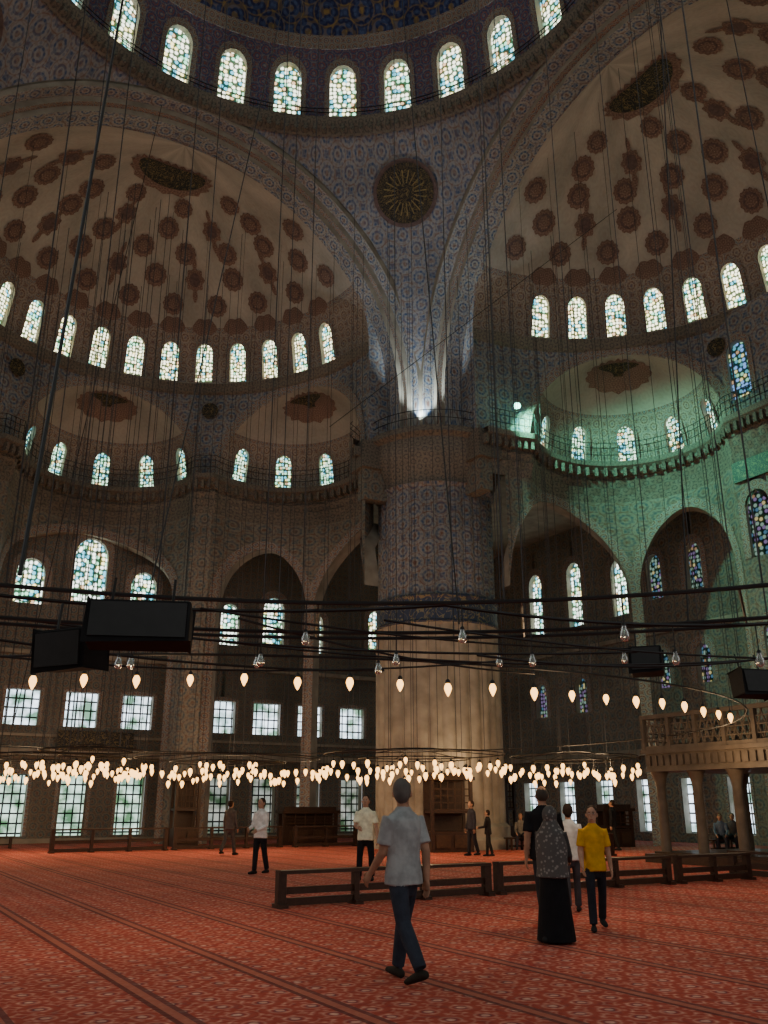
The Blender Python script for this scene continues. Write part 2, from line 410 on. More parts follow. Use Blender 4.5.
WN = [1]
def semidome(tag, ax, lat, exs, wangles, flat, lowmax, woff):
    f = FR(ax, lat); O = C+ax*S0
    def pol(t, r, z): return O+(ax*cos(t)+lat*sin(t))*r+UP*z
    fl = radians(20.4)
    def rho(t):
        if flat and abs(t) < fl: return R*cos(fl)/cos(t)
        best = R
        for e in exs:
            d = t-radians(e)
            if abs(d) < asin(RE/R):
                q = RE*RE-(CH*sin(d))**2
                if q > 0: best = max(best, CH*cos(d)+sqrt(q))
        return best
    mb = MB(); wp = MB()
    def mpS(s, t, off):
        a = s/R; el = t/HD
        return pol(a, (R+off)*cos(el), ZD+(HD+off)*sin(el))
    hs = [win(radians(w)*R, .86, .28, 2.25, .35, wp, .2) for w in wangles]
    strip_wall(mb, -R*pi/2, R*pi/2, 0, 2.75, mpS, hs, .4, .35, 3)
    strip_wall(mb, -R*pi/2, R*pi/2, 2.75, 3.0, mpS, [], .4, .35, 2)
    strip_wall(mb, -R*pi/2, R*pi/2, 3.0, HD*pi/2, mpS, [], .4, .35, 0)
    med = MB(); cal = MB()
    for w in wangles:
        disc_on(med, mpS, radians(w)*R, 2.95, cos(2.9/HD), lambda a: (.62*cos(a), (.48 if sin(a) > 0 else .3)*sin(a)*(1+.12*cos(6*a))), -.025, 0, 24)
    def mpU(s, z, off):
        a = s/R; r = R
        if flat and abs(a) < fl: r = R*cos(fl)/cos(a)
        return pol(a, r+off, z)
    ha = asin(RE/R); hs = []
    for e in exs:
        er = radians(e)
        def top(s, er=er):
            d = s/R-er; x = R*cos(d)-CH; y = R*sin(d); q = 1-(x*x+y*y)/(RE*RE)
            return ZC+HE*sqrt(max(0, q))
        hs.append(Hole(er*R, ha*R, ZC, top, 0, None, .35, n=40))
    if flat:
        pb = MB()
        for sc in (-2.45, 0, 2.45):
            hs.append(win(sc, 1.0, 17.7, 20.3, .35, pb, .25))
    strip_wall(mb, -R*pi/2, R*pi/2, ZC, ZD, mpU, hs, .3, 1.0, 4)
    pr = [(0, 21.25), (-.15, 21.35), (-.22, 21.6), (-.3, 21.75), (0, 21.8)]
    def tp(a): return max(0, min(1, (pi/2-abs(a))/radians(5)))
    for (o0, z0), (o1, z1) in zip(pr[:-1], pr[1:]):
        for i in range(80):
            a0 = -pi/2+pi*i/80; a1 = -pi/2+pi*(i+1)/80
            mb.face([pol(a0, R+o0*tp(a0), z0), pol(a1, R+o0*tp(a1), z0), pol(a1, R+o1*tp(a1), z1), pol(a0, R+o1*tp(a0), z1)], [(a0*R, z0), (a1*R, z0), (a1*R, z1), (a0*R, z1)], 5)
    xp = MB()
    for e in exs:
        er = radians(e); E = pol(er, CH, 0); d1 = ax*cos(er)+lat*sin(er); d2 = -ax*sin(er)+lat*cos(er)
        def mpE(s, t, off, E=E, d1=d1, d2=d2):
            a = s/RE; el = t/HE
            return E+(d1*cos(a)+d2*sin(a))*(RE+off)*cos(el)+UP*(ZC+(HE+off)*sin(el))
        sk = lambda p: ((p-O).to_2d().length < R-.06)
        hs = [win(radians(w+woff.get(e, 0))*RE, .82, .25, 1.9, .3, xp, .18) for w in (-66, -33, 0, 33, 66)]
        strip_wall(mb, -RE*pi/2, RE*pi/2, 0, 2.3, mpE, hs, .15, .2, 3, sk)
        strip_wall(mb, -RE*pi/2, RE*pi/2, 2.3, 2.5, mpE, [], .15, .2, 2, sk)
        strip_wall(mb, -RE*pi/2, RE*pi/2, 2.5, HE*pi/2-.01, mpE, [], .15, .2, 0, sk)
        disc_on(cal, mpE, 0, 4.9, cos(4.9/HE), lambda a: (1.0*cos(a), .42*sin(a)), -.06, 0)
        disc_on(med, mpE, 0, 4.55, cos(4.55/HE), lambda a: (1.5*cos(a)*(1+.06*cos(16*a)), .95*sin(a)*(1+.1*cos(16*a))), -.03, 0)
    for e in ([-30, 30] if not flat else [-20.5, 20.5]):
        s0 = radians(e)*R
        disc_on(cal, lambda s, t, o: mpU(s, t, o-.1), s0, 20.35, 1, lambda a: .42, -.03, 0, 24)
    for t0, sp, r, kind, ph in ((4.0, 16, .50, 0, 0), (5.15, 16, .52, 1, 8), (6.25, 20, .49, 0, 0), (7.25, 25, .48, 1, 10), (8.2, 36, .42, 0, 18)):
        k = int(90/sp)
        for i in range(-k-1, k+2):
            ang = i*sp+ph
            if abs(ang) > 84: continue
            medallion(med, mpS, radians(ang)*R, t0, cos(t0/HD), r, kind if (i % 2 or kind == 0) else 0)
    disc_on(cal, mpS, 0, 9.45, cos(9.45/HD), lambda a: (1.6*cos(a), .48*sin(a)), -.08, 0)
    disc_on(med, mpS, 0, 9.35, cos(9.35/HD), lambda a: (1.9*cos(a)*(1+.05*cos(20*a)), .68*sin(a)*(1+.08*cos(20*a))), -.04, 0)
    inner = []; outer = []
    n = 60
    for i in range(n+1):
        u = i/n
        if u < .25: inner.append((R, ZC-1.2+(ZD-ZC+1.2)*u/.25))
        else:
            a = (u-.25)/.75*pi/2; inner.append((R*cos(a), ZD+HD*sin(a)))
        if u < .12: outer.append((10.32, ZC-1.2+(ZS-ZC+1.2)*u/.12))
        else:
            a = (u-.12)/.88*pi/2; outer.append((10.32*cos(a), ZS+10.32*sin(a)))
    for sg in (-1, 1):
        for i in range(n):
            (a, b), (c, d), (e_, g), (h, k) = inner[i], inner[i+1], outer[i+1], outer[i]
            mb.face([f(S0, sg*a, b), f(S0, sg*c, d), f(S0, sg*e_, g), f(S0, sg*h, k)], [(a, b), (c, d), (e_, g), (h, k)], 2 if i > 20 else 4)
    mb.build('semi_dome_'+tag, [M_cream, M_stone, M_trim, M_fan, M_blueorn, M_corn])
    WN[0] += 1; wp.build('window_%d' % WN[0], [M_glassA], smooth=False)
    WN[0] += 1; xp.build('window_%d' % WN[0], [M_glassE], smooth=False)
    if flat:
        WN[0] += 1; pb.build('window_%d' % WN[0], [M_glassB], smooth=False)
    med.build('painted_medallions_'+tag, [M_med1, M_med2])
    cal.build('calligraphy_panels_'+tag, [M_panel], smooth=False)
    # lower curtain wall
    lw = MB()
    def mpL(s, z, off): return pol(s/R, rho(s/R)+off, z)
    hs = []
    def arch(c, h, zs, rise, dep=.7, noend=0):
        hs.append(Hole(radians(c)*R, radians(h)*R, 0, top_arch(radians(c)*R, radians(h)*R, zs, rise, 1.7), dep, None, .3, rmat=1, n=24, noend=noend))
    if not flat: arch(0, 22, 11.0, 3.4)
    wl = MB()
    for e in exs:
        if e == 0: continue
        sg = 1 if e > 0 else -1
        if flat:
            arch(e-sg*12, 11, 10.4, 3.9); arch(e+sg*17.5, 17, 10.2, 4.4, noend=sg)
        else:
            arch(e-sg*15.5, 9.5, 10.4, 3.3); arch(e+sg*12, 16.5, 10.4, 3.9, noend=sg)
    if flat:
        for sc in (-2.45, 0, 2.45):
            hs.append(win(sc, 1.1, 10.9, 13.6, .35, wl, .3)); hs.append(win(sc, 1.0, 6.4, 8.4, .35, wl, .25)); hs.append(win(sc, 1.1, .6, 3.2, .35, wl, .2, arch=False))
    lm = radians(lowmax)*R
    strip_wall(lw, -lm, lm, 0, ZC, mpL, hs, .3, 2.0, 0)
    lim = radians(89.5)*R
    def sweep(prof, mi):
        n = 220
        for (o0, z0), (o1, z1) in zip(prof[:-1], prof[1:]):
            for i in range(n):
                s0 = -lim+2*lim*i/n; s1 = -lim+2*lim*(i+1)/n
                lw.face([mpL(s0, z0, o0), mpL(s1, z0, o0), mpL(s1, z1, o1), mpL(s0, z1, o1)], [(s0, z0), (s1, z0), (s1, z1+o1), (s0, z1+o1)], mi)
    sweep([(0, 15.95), (-.2, 16.05), (-.2, 16.15), (-.45, 16.3), (-.45, 16.45), (-.7, 16.58), (-.72, 16.8), (0, 16.82)], 3)
    n = 480
    for row, (z0, z1, d0, d1) in enumerate(((15.0, 15.32, .02, .12), (15.32, 15.64, .10, .22), (15.64, 16.0, .18, .32))):
        for i in range(n):
            s0 = -lim+2*lim*i/n; s1 = -lim+2*lim*(i+1)/n
            g = lambda s: abs(sin(pi*s/.62+row*pi/2))
            lw.face([mpL(s0, z0, -d0*.3), mpL(s1, z0, -d0*.3), mpL(s1, z1, -d0-(d1-d0)*g(s1)), mpL(s0, z1, -d0-(d1-d0)*g(s0))], [(s0, z0), (s1, z0), (s1, z1), (s0, z1)], 3)
            lw.face([mpL(s0, z1, 0), mpL(s1, z1, 0), mpL(s1, z1, -d0-(d1-d0)*g(s1)), mpL(s0, z1, -d0-(d1-d0)*g(s0))], [(s0, 0), (s1, 0), (s1, .3), (s0, .3)], 3)
    n = 84
    for i in range(n+1):
        s0 = -lim+2*lim*i/n; p = mpL(s0, 16.3, -.5); q = (mpL(s0, 16.3, 0)-p).normalized(); t = q.cross(UP)
        lw.box(p, q*.14, t*.07, UP*.2, 3)
    for sg in (-1, 1):
        lw.box(f(S0+.45, sg*9.6, 16.2), ax*.6, lat*.75, UP*.62, 3)
        lw.box(f(S0+.35, sg*9.7, 15.0), ax*.3, lat*.62, UP*.8, 0)
    lw.build('wall_exedra_'+tag, [M_wall, M_stone, M_trim, M_corn])
    if flat:
        WN[0] += 1; wl.build('window_%d' % WN[0], [M_glassT], smooth=False)
    r2 = MB(); n = 110; lr = radians(88)*R
    for i in range(n):
        s0 = -lr+2*lr*i/n; s1 = -lr+2*lr*(i+1)/n
        for zz in (17.15, 17.5, 17.75): r2.cyl(mpL(s0, zz, -.62), mpL(s1, zz, -.62), .016, seg=4)
        r2.cyl(mpL(s0, 16.8, -.62), mpL(s0, 17.75, -.62), .016, seg=4)
    r2.build('balcony_railing_'+tag, [M_iron], smooth=False)
    ce = MB(); n = 120
    for i in range(n):
        a0 = -pi/2+pi*i/n; a1 = -pi/2+pi*(i+1)/n
        def ro(a): return min((25.3-S0)/max(cos(a), 1e-3), 25.3/max(abs(sin(a)), 1e-3))
        zc = 16.6 if tag == 'left' else 16.66
        ce.face([pol(a0, rho(a0)-.02, zc), pol(a1, rho(a1)-.02, zc), pol(a1, max(ro(a1), rho(a1)), zc), pol(a0, max(ro(a0), rho(a0)), zc)], None, 0)
    ce.build('ceiling_'+tag, [M_stone])
    return pol, rho

wA = [s*(5.45+10.9*i) for i in range(7) for s in (-1, 1)]
wB = [68.6-10.95*i for i in range(13)]
polA, rhoA = semidome('left', A, B, [-60, 0, 60], wA, False, 88.5, {0: 7, 60: -5})
polB, rhoB = semidome('right', B, A, [-47, 47], wB, True, 81.5, {47: -3})

# ---- pendentive roundels
pm = MB()
for dx, dy in ((1, 1), (1, -1), (-1, 1), (-1, -1)):
    d = (A*dx+B*dy).normalized(); r0 = 12.75; z0 = ZS+sqrt(SR2-r0*r0)
    nrm = (d*r0+UP*(z0-ZS)).normalized(); ctr = C+d*r0+UP*z0-nrm*.16
    e1 = nrm.cross(UP).normalized(); e2 = e1.cross(nrm)
    n = 64
    for (ra, rb, off, mi) in ((1.28, 1.45, 0, 1), (1.0, 1.28, .03, 0), (.0, 1.0, .05, 0)):
        for i in range(n):
            a0 = 2*pi*i/n; a1 = 2*pi*(i+1)/n
            P = lambda r, a: ctr-nrm*off+(e1*cos(a)+e2*sin(a))*r
            if ra: pm.face([P(ra, a0), P(rb, a0), P(rb, a1), P(ra, a1)], [(a0*3, ra), (a0*3, rb), (a1*3, rb), (a1*3, ra)], mi)
            else: pm.face([P(0, 0), P(rb, a0), P(rb, a1)], [(0, 0), (rb*cos(a0), rb*sin(a0)), (rb*cos(a1), rb*sin(a1))], mi)
    for i in range(20):
        a = 2*pi*i/20
        P = lambda r, aa: ctr-nrm*.09+(e1*cos(aa)+e2*sin(aa))*r
        pm.face([P(.42, a-.05), P(.97, a-.03), P(.97, a+.03), P(.42, a+.05)], None, 2)
M_gold = plain('gilding', (.26, .20, .08), .5, .4)
pm.build('pendentive_roundels', [M_panel, M_med2, M_gold], smooth=False)

# ---- pillars
for q, (dx, dy) in enumerate(((1, 1), (1, -1), (-1, 1), (-1, -1))):
    c = C+A*12.75*dx+B*12.75*dy
    mb = MB()
    def rm(u, z):
        if .9 < z < 8.6: return 1+.045*abs(sin(u*14))-.02
        if 9.9 < z < 14.6: return 1+.03*abs(sin(u*14))-.015
        if 14.75 < z < 16.0: return 1+.012*abs(sin(u*28))
        return 1
    def mm(z):
        if z < 8.65: return 0
        if z < 9.85: return 1
        if z < 14.7: return 2
        return 3
    prof = [(2.95, 0), (2.95, .35), (2.8, .45), (2.8, .8), (2.58, .95), (2.58, 3), (2.58, 6), (2.58, 8.55), (2.66, 8.65), (2.72, 8.7), (2.62, 8.8), (2.62, 9.65), (2.72, 9.75), (2.66, 9.85), (2.52, 9.95), (2.52, 12.5),
            (2.52, 14.55), (2.7, 14.7), (2.62, 14.85), (2.7, 15.1), (2.85, 15.35), (2.9, 15.6), (3.05, 15.8), (3.1, 16.1), (3.12, 16.6), (3.4, 16.75), (3.4, 17.0), (0, 17.0)]
    mb.rev(c, prof, 168, mm, rm, 2.6)
    mb.build('fluted_pillar', [M_stone, M_band, M_blueorn, M_corn])
    r3 = MB()
    for i in range(36):
        a0 = 2*pi*i/36; a1 = 2*pi*(i+1)/36
        p0 = c+Vector((3.3*cos(a0), 3.3*sin(a0), 17.0)); p1 = c+Vector((3.3*cos(a1), 3.3*sin(a1), 17.0))
        for h in (.4, .75): r3.cyl(p0+UP*h, p1+UP*h, .018, seg=4)
        r3.cyl(p0, p0+UP*.75, .016, seg=4)
    r3.build('pillar_railing', [M_iron], smooth=False)

# ---- outer walls
wa = MB(); w1 = MB(); w2 = MB(); w3 = MB(); w1b = MB(); SW = 25.2
def mpWA(s, z, off): return fA(SW+off, s, z)
bs = [-15.1, -12.4, -9.75, -7.1, -4.45, -1.8, .85, 3.5, 7.8, 10.3, 12.8, 15.4, 18, 20.6]
hs = []
for b in bs:
    hs.append(win(b, 1.3, .3, 2.95, .5, w1 if b < 5 else w1b, .15, arch=False))
    hs.append(win(b, 1.5, 5.1, 6.7, .4, w2, .15, arch=False))
for b in (-12.4, -7.1): hs.append(win(b, 1.2, 10.6, 13.4, .4, w3, .3))
for b, w, z0, z1 in ((-2.15, 1.3, 10.7, 12.9), (.6, 1.6, 10.9, 14.3), (3.3, 1.3, 10.7, 12.9), (8.0, 1.05, 9.6, 11.8), (10.5, 1.25, 9.8, 12.4), (13, 1.05, 9.6, 11.8), (17, 1.2, 10, 12.4), (20, 1.2, 10, 12.4)):
    hs.append(win(b, w, z0, z1, .4, w3, .3))
strip_wall(wa, -27, SW, 0, 16.7, mpWA, hs, 2, 20, 0)
for z0, h, d in ((3.75, .3, .35), (4.6, .12, .15), (8.3, .2, .2), (.0, .2, .08)):
    wa.box(fA(SW-d/2, -1, z0+h/2), A*d/2, B*26, UP*h/2, 1)
wa.build('wall_left', [M_low, M_stone, M_trim])
w1.build('window_20', [M_casB], smooth=False); w2.build('window_21', [M_casA], smooth=False); w3.build('window_22', [M_glassW], smooth=False); w1b.build('window_25', [M_casC], smooth=False)
wb = MB(); w4 = MB(); w5 = MB(); w6 = MB()
def mpWB(s, z, off): return fB(SW+off, s, z)
hs = []
for b in (-20, -16, -12, -8, 8.0, 10.6, 13.4, 16.2, 19, 22): hs.append(win(b, 1.2, .4, 2.8, .5, w5, .15, arch=False))
for b, w, z0, z1 in ((20.7, 1.15, 11, 14.6), (17.4, 1.15, 11, 14.6), (14, 1.1, 11, 14), (11.6, 1.0, 11.4, 13.7), (9.1, 1.0, 11.4, 13.7), (11.6, .9, 7, 8.8), (9.1, .9, 7, 8.8), (17.4, 1, 6.3, 8.2), (20.7, 1, 6.3, 8.2)):
    hs.append(win(b, w, z0, z1, .4, w4 if z0 > 10 and b > 12 else w6, .3))
strip_wall(wb, -27, SW, 0, 16.7, mpWB, hs, 2, 20, 0)
for z0, h, d in ((3.9, .3, .35), (9.6, .2, .2)):
    wb.box(fB(SW-d/2, -1, z0+h/2), B*d/2, A*26, UP*h/2, 1)
wb.build('wall_right', [M_wall, M_stone, M_trim])
w4.build('window_23', [M_glassW], smooth=False); w5.build('window_24', [M_casA], smooth=False); w6.build('window_26', [M_glassT], smooth=False)

# ---- floor
fl = MB(); fl.face([fA(-34, -34, 0), fA(SW, -34, 0), fA(SW, SW, 0), fA(-34, SW, 0)]); fl.build('floor', [M_carpet], smooth=False)

# ---- inscription panels on walls
ip = MB()
ip.box(fA(SW-.3, 1.6, 4.45), A*.06, B*1.75, UP*.45, 0); ip.build('calligraphy_board', [M_panel], smooth=False)
ip = MB(); ip.box(C+B*(S0+R*cos(radians(20.4))-.1)+A*1.85+UP*14.5, B*.06, A*1.35, UP*.42, 0); ip.build('green_inscription_board', [M_green], smooth=False)

# ------------------------------------------------------------------ chandeliers
def empty(name, loc=(0, 0, 0)):
    e = bpy.data.objects.new(name, None); e.location = loc; COL.objects.link(e); return e
def ring(mb, c, r, z, rad, seg=96, mat=0):
    pts = [Vector((c[0]+r*cos(2*pi*i/seg), c[1]+r*sin(2*pi*i/seg), z)) for i in range(seg)]
    for i in range(seg): mb.cyl(pts[i], pts[(i+1) % seg], rad, seg=6, mat=mat)
def lamp(mf, mg, mc, p, lit, drop=.22, k=1.0):
    p = Vector(p); mf.cyl(p, p-UP*drop, .007, seg=4)
    q = p-UP*drop; S = lambda pr: [(a*k, b*k) for a, b in pr]
    mf.rev(q, S([(.012, .0), (.03, -.02), (.03, -.05), (0, -.05)]), 8)
    if lit: mg.rev(q, S([(.022, -.05), (.04, -.08), (.045, -.11), (.032, -.15), (.012, -.19), (0, -.205)]), 8)
    else: mc.rev(q, S([(.028, -.04), (.035, -.08), (.052, -.11), (.06, -.15), (.055, -.2), (.03, -.23), (0, -.235)]), 10)
def chandelier(c, rings, z, spacing, litf, cabN, cabtop, rad=.022, cabr=.009, spokes=8, jit=0, k=1.0, drop=.18):
    e = empty('ring_chandelier', (c[0], c[1], 0))
    mf = MB(); mg = MB(); mc = MB(); cb = MB()
    c0 = (0, 0)
    for ri, (r, zz) in enumerate(rings):
        ring(mf, c0, r, zz, rad, max(32, int(r*10)))
        n = int(2*pi*r/spacing)
        for i in range(n):
            a = 2*pi*i/n+ri*.3
            li = litf(ri, a)
            if li is None: continue
            lamp(mf, mg, mc, (r*cos(a), r*sin(a), zz), li, drop+random.uniform(0, jit), k*random.uniform(.9, 1.15))
        for i in range(cabN[ri]):
            a = 2*pi*(i+.37*ri)/cabN[ri]
            p = Vector((r*cos(a), r*sin(a), zz)); cb.cyl(p, Vector((p.x, p.y, cabtop)), cabr, seg=4)
    if len(rings) > 1:
        for i in range(spokes):
            a = 2*pi*i/spokes+.2
            mf.cyl((rings[0][0]*cos(a), rings[0][0]*sin(a), rings[0][1]), (rings[-1][0]*cos(a), rings[-1][0]*sin(a), rings[-1][1]), rad*.8, seg=5)
    mf.build('iron_frame', [M_iron], parent=e)
    if mg.f: mg.build('lit_bulbs', [M_bulb], parent=e)
    if mc.f: mc.build('glass_cups', [M_cup], parent=e)
    cb.build('suspension_cables', [M_cable], smooth=False, parent=e)
    return e
lit = lambda r, a: True
def litnear(r, a):
    d = math.degrees(a) % 360
    return True if 215 < d < 328 else None
chandelier((-3.2, 24.2), [(12.0, 3.55)], 0, .73, litnear, [44], 27.5, .018, drop=.2, jit=.05, k=1.15)
for c, r in (((-12.3, 32.5), 3.2), ((-5.6, 33.0), 3.3), ((1.0, 30.5), 3.0), ((6.6, 32.0), 2.2), ((-9, 28.3), 1.6)):
    chandelier(c, [(r, 3.2), (r*.62, 3.05), (r*.3, 3.35)], 0, .52, lit, [8, 5, 3], 23.0, .02, .012, jit=.38, k=1.5)
chandelier((0.0, .3), [(8.0, 3.40), (9.3, 3.36), (10.4, 3.5)], 0, 1.45, lambda r, a: False, [22, 24, 20], 24, .02, .0075, 26, jit=.12, k=.72)

sc_ = MB()
for p, q, r in (((-3.05, 7.2, 3.4), (-4.3, 11.4, 16.5), .02), ((-1.6, 24, 12.2), (8.6, 27.5, 22.5), .012), ((-9, 22, 3.4), (-7.5, 24, 24), .012),
                ((3.2, 9.2, 3.4), (5.0, 12, 17), .009), ((4.6, 8.6, 3.4), (6.0, 12, 17), .009), ((-2.6, 9.4, 3.4), (-1.5, 12, 17), .008), ((0.8, 9.3, 3.4), (.2, 12, 17), .008)):
    sc_.cyl(p, q, r, seg=5)
def swag(p, q, sag, r=.014):
    p = Vector(p); q = Vector(q); n = 14; pr = p
    for i in range(1, n+1):
        t = i/n; x = p.lerp(q, t)-UP*sag*4*t*(1-t); sc_.cyl(pr, x, r, seg=5); pr = x
swag((-5, 8, 3.62), (0.6, 8.6, 3.45), .18, .018); swag((.6, 8.6, 3.45), (6, 9.2, 3.6), .22, .018); swag((-4, 9.5, 3.5), (3, 10.5, 3.3), .15); swag((1, 9.5, 3.1), (6.5, 11.5, 3.7), .25, .014)
swag((-1.5, 9, 3.4), (2.2, 13, 3.4), .1); swag((-4.5, 8, 3.15), (0, 12, 3.3), .12); swag((-5.5, 10, 3.3), (1.5, 11.5, 3.35), .2, .012); swag((0, 8.6, 3.3), (5.8, 10.4, 3.2), .12, .012)
swag((-2.5, 10.2, 3.45), (5.5, 12.2, 3.5), .2, .013); swag((-1.6, 7.6, 3.2), (3.4, 12, 3.6), .1, .012)
sc_.build('stay_cables', [M_iron], smooth=False)

def speaker(c, w, h, d, yaw, tilt):
    e = empty('loudspeaker', c); e.rotation_euler = (tilt, 0, yaw)
    mb = MB(); mb.box((0, 0, 0), (w/2, 0, 0), (0, d/2, 0), (0, 0, h/2))
    o = mb.build('cabinet', [M_black], smooth=False, parent=e)
    bv = o.modifiers.new('b', 'BEVEL'); bv.width = .02; bv.segments = 2
    g = MB(); g.box((0, -d/2-.008, 0), (w/2-.03, 0, 0), (0, .01, 0), (0, 0, h/2-.03)); g.build('grille', [M_iron], smooth=False, parent=e)
    b = MB(); b.cyl((-w*.3, 0, h/2-.01), (-w*.3, .05, h/2+.25), .012); b.cyl((w*.3, 0, h/2-.01), (w*.3, .05, h/2+.25), .012); b.build('bracket', [M_iron], parent=e)
speaker((-1.95, 7.0, 2.93), .80, .34, .3, radians(8), radians(-8))
speaker((-2.66, 7.5, 2.82), .54, .34, .3, radians(-25), radians(5))
speaker((3.55, 12.0, 3.42), .42, .36, .3, radians(-20), radians(-8))
speaker((4.95, 12.0, 3.12), .5, .34, .3, radians(15), radians(-8))

# ------------------------------------------------------------------ fences / furniture
def fence(p, q, h=.56):
    p = Vector((*p, 0)); q = Vector((*q, 0)); L = (q-p).length; d = (q-p)/L; nn = Vector((-d.y, d.x, 0))
    mb = MB(); n = max(1, round(L/1.4))
    for i in range(n+1):
        c = p+d*L*i/n; t = .075 if i in (0, n) else .05
        mb.box(c+UP*(h/2-.01), d*t, nn*.07, UP*(h/2-.01))
        mb.box(c+UP*.03, d*.08, nn*.16, UP*.03)
    mb.box((p+q)/2+UP*(h-.02), d*(L/2+.06), nn*.10, UP*.025)
    mb.box((p+q)/2+UP*(h*.46), d*(L/2), nn*.025, UP*.05)
    mb.box((p+q)/2+UP*.09, d*(L/2), nn*.035, UP*.055)
    o = mb.build('low_wooden_barrier', [M_wood], smooth=False); b = o.modifiers.new('b', 'BEVEL'); b.width = .008
fence((-1.68, 15.6), (1.9, 17.72)); fence((2.15, 17.95), (6.0, 20.2)); fence((6.3, 20.4), (8.2, 21.5))
fence((-11.6, 33.0), (-8.2, 35.4), .8); fence((-7.9, 35.6), (-4.2, 38.0), .8); fence((8.3, 22.6), (10.4, 19.2)); fence((-3.6, 38.2), (-1.2, 39.4), .8)
fence((4.6, 30), (7.6, 31.6), .7)

Q = Vector((8.0, 28.0, 0)); dA = -A; L1 = 6.0; L2 = 4.2
e = empty('muezzin_platform', (0, 0, 0))
mb = MB(); cen = Q+dA*L1/2+B*L2/2
mb.box(cen+UP*2.85, dA*(L1/2), B*(L2/2), UP*.22); mb.box(cen+UP*3.12, dA*(L1/2+.12), B*(L2/2+.12), UP*.06); mb.box(cen+UP*2.6, dA*(L1/2+.05), B*(L2/2+.05), UP*.05)
for i in range(24):
    mb.box(Q+dA*(.12+(L1-.24)*i/23)-B*.03+UP*2.86, dA*.08, B*.03, UP*.14)
for i in range(17):
    mb.box(Q+B*(.12+(L2-.24)*i/16)-dA*.03+UP*2.86, B*.08, dA*.03, UP*.14)
mb.build('slab', [M_lattice], smooth=False, parent=e)
mb = MB()
def lattice(p, d, L):
    z0, z1 = 3.18, 4.15
    mb.box(p+d*L/2+UP*(z1), d*(L/2+.05), d.cross(UP)*.09, UP*.06); mb.box(p+d*L/2+UP*(z0+.05), d*L/2, d.cross(UP)*.07, UP*.06)
    n = int(L/1.0)
    for i in range(n+1): mb.box(p+d*L*i/n+UP*(z0+z1)/2, d*.06, d.cross(UP)*.08, UP*((z1-z0)/2))
    k = int(L/.25)
    for i in range(k):
        for s in (-1, 1):
            c = p+d*(L*(i+.5)/k)+UP*(z0+z1)/2; v = (d*.25*s+UP*.75)
            mb.cyl(c-v*.55, c+v*.55, .028, seg=4)
    for zz in (3.45, 3.68, 3.9): mb.box(p+d*L/2+UP*zz, d*L/2, d.cross(UP)*.02, UP*.018)
lattice(Q, dA, L1); lattice(Q, B, L2); lattice(Q+dA*L1, B, L2); lattice(Q+B*L2, dA, L1)
mb.build('balustrade', [M_lattice], smooth=False, parent=e)
mb = MB()
for i in range(5):
    for j in (0, 1):
        c = Q+dA*(.25+(L1-.5)*i/4)+B*(.25+(L2-.5)*j)
        mb.rev(c, [(.24, 0), (.24, .15), (.16, .22), (.15, .3), (.135, 2.1), (.15, 2.15), (.15, 2.2), (.22, 2.45), (.26, 2.5), (.26, 2.56), (0, 2.56)], 16)
mb.build('columns', [M_lattice], parent=e)
mb = MB(); mb.box(cen+UP*.12, dA*(L1/2+.2), B*(L2/2+.2), UP*.12); mb.box(cen+UP*.15, dA*(L1/2), B*(L2/2), UP*.15); mb.build('base_step', [M_wood], smooth=False, parent=e)

def kiosk(c, d, w, dep, h, name, slats=6):
    e = empty(name, c); nn = Vector((-d.y, d.x, 0))
    mb = MB()
    for i in (-1, 1):
        for j in (-1, 1): mb.box(d*i*(w/2-.06)+nn*j*(dep/2-.06)+UP*h/2, d*.06, nn*.06, UP*h/2)
    mb.box(UP*.35, d*(w/2-.03), nn*(dep/2-.03), UP*.35); mb.box(UP*(h*.55), d*(w/2-.03), nn*(dep/2-.03), UP*.05)
    mb.box(UP*(h+.03), d*(w/2+.08), nn*(dep/2+.08), UP*.06); mb.box(UP*(h+.16), d*(w/2-.05), nn*(dep/2-.05), UP*.08)
    mb.box(nn*(dep/2-.08)+UP*h/2, d*(w/2-.05), nn*.02, UP*h/2); 
    mb.build('frame', [M_wood], smooth=False, parent=e)
    mb = MB()
    for i in range(slats):
        x = -w/2+.12+(w-.24)*i/(slats-1)
        mb.box(d*x-nn*(dep/2-.05)+UP*(h*.55+h*.45/2), d*.018, nn*.02, UP*(h*.2))
    for i in range(4): mb.box(-nn*(dep/2-.05)+UP*(h*.58+h*.38*i/4), d*(w/2-.08), nn*.02, UP*.02)
    for i in (-1, 1): mb.box(d*i*w*.22-nn*(dep/2)+UP*.36, d*w*.17, nn*.02, UP*.22)
    mb.build('lattice_panels', [M_wood2], smooth=False, parent=e)
kiosk((2.35, 34.3, 0), Vector((.97, .24, 0)).normalized(), 1.6, 1.0, 2.5, 'wooden_prayer_kiosk')
kiosk((-8.3, 38.9, 0), B, 1.1, .7, 2.6, 'carved_wooden_cabinet')
kiosk((-3.3, 40.6, 0), B, 2.6, .6, 1.3, 'low_bookcase')
kiosk((5.6, 44.5, 0), A, 1.5, .6, 2.6, 'carved_wooden_cabinet')
kiosk((9.4, 38.2, 0), Vector((.9, .4, 0)).normalized(), 1.4, .6, 1.4, 'low_bookcase')

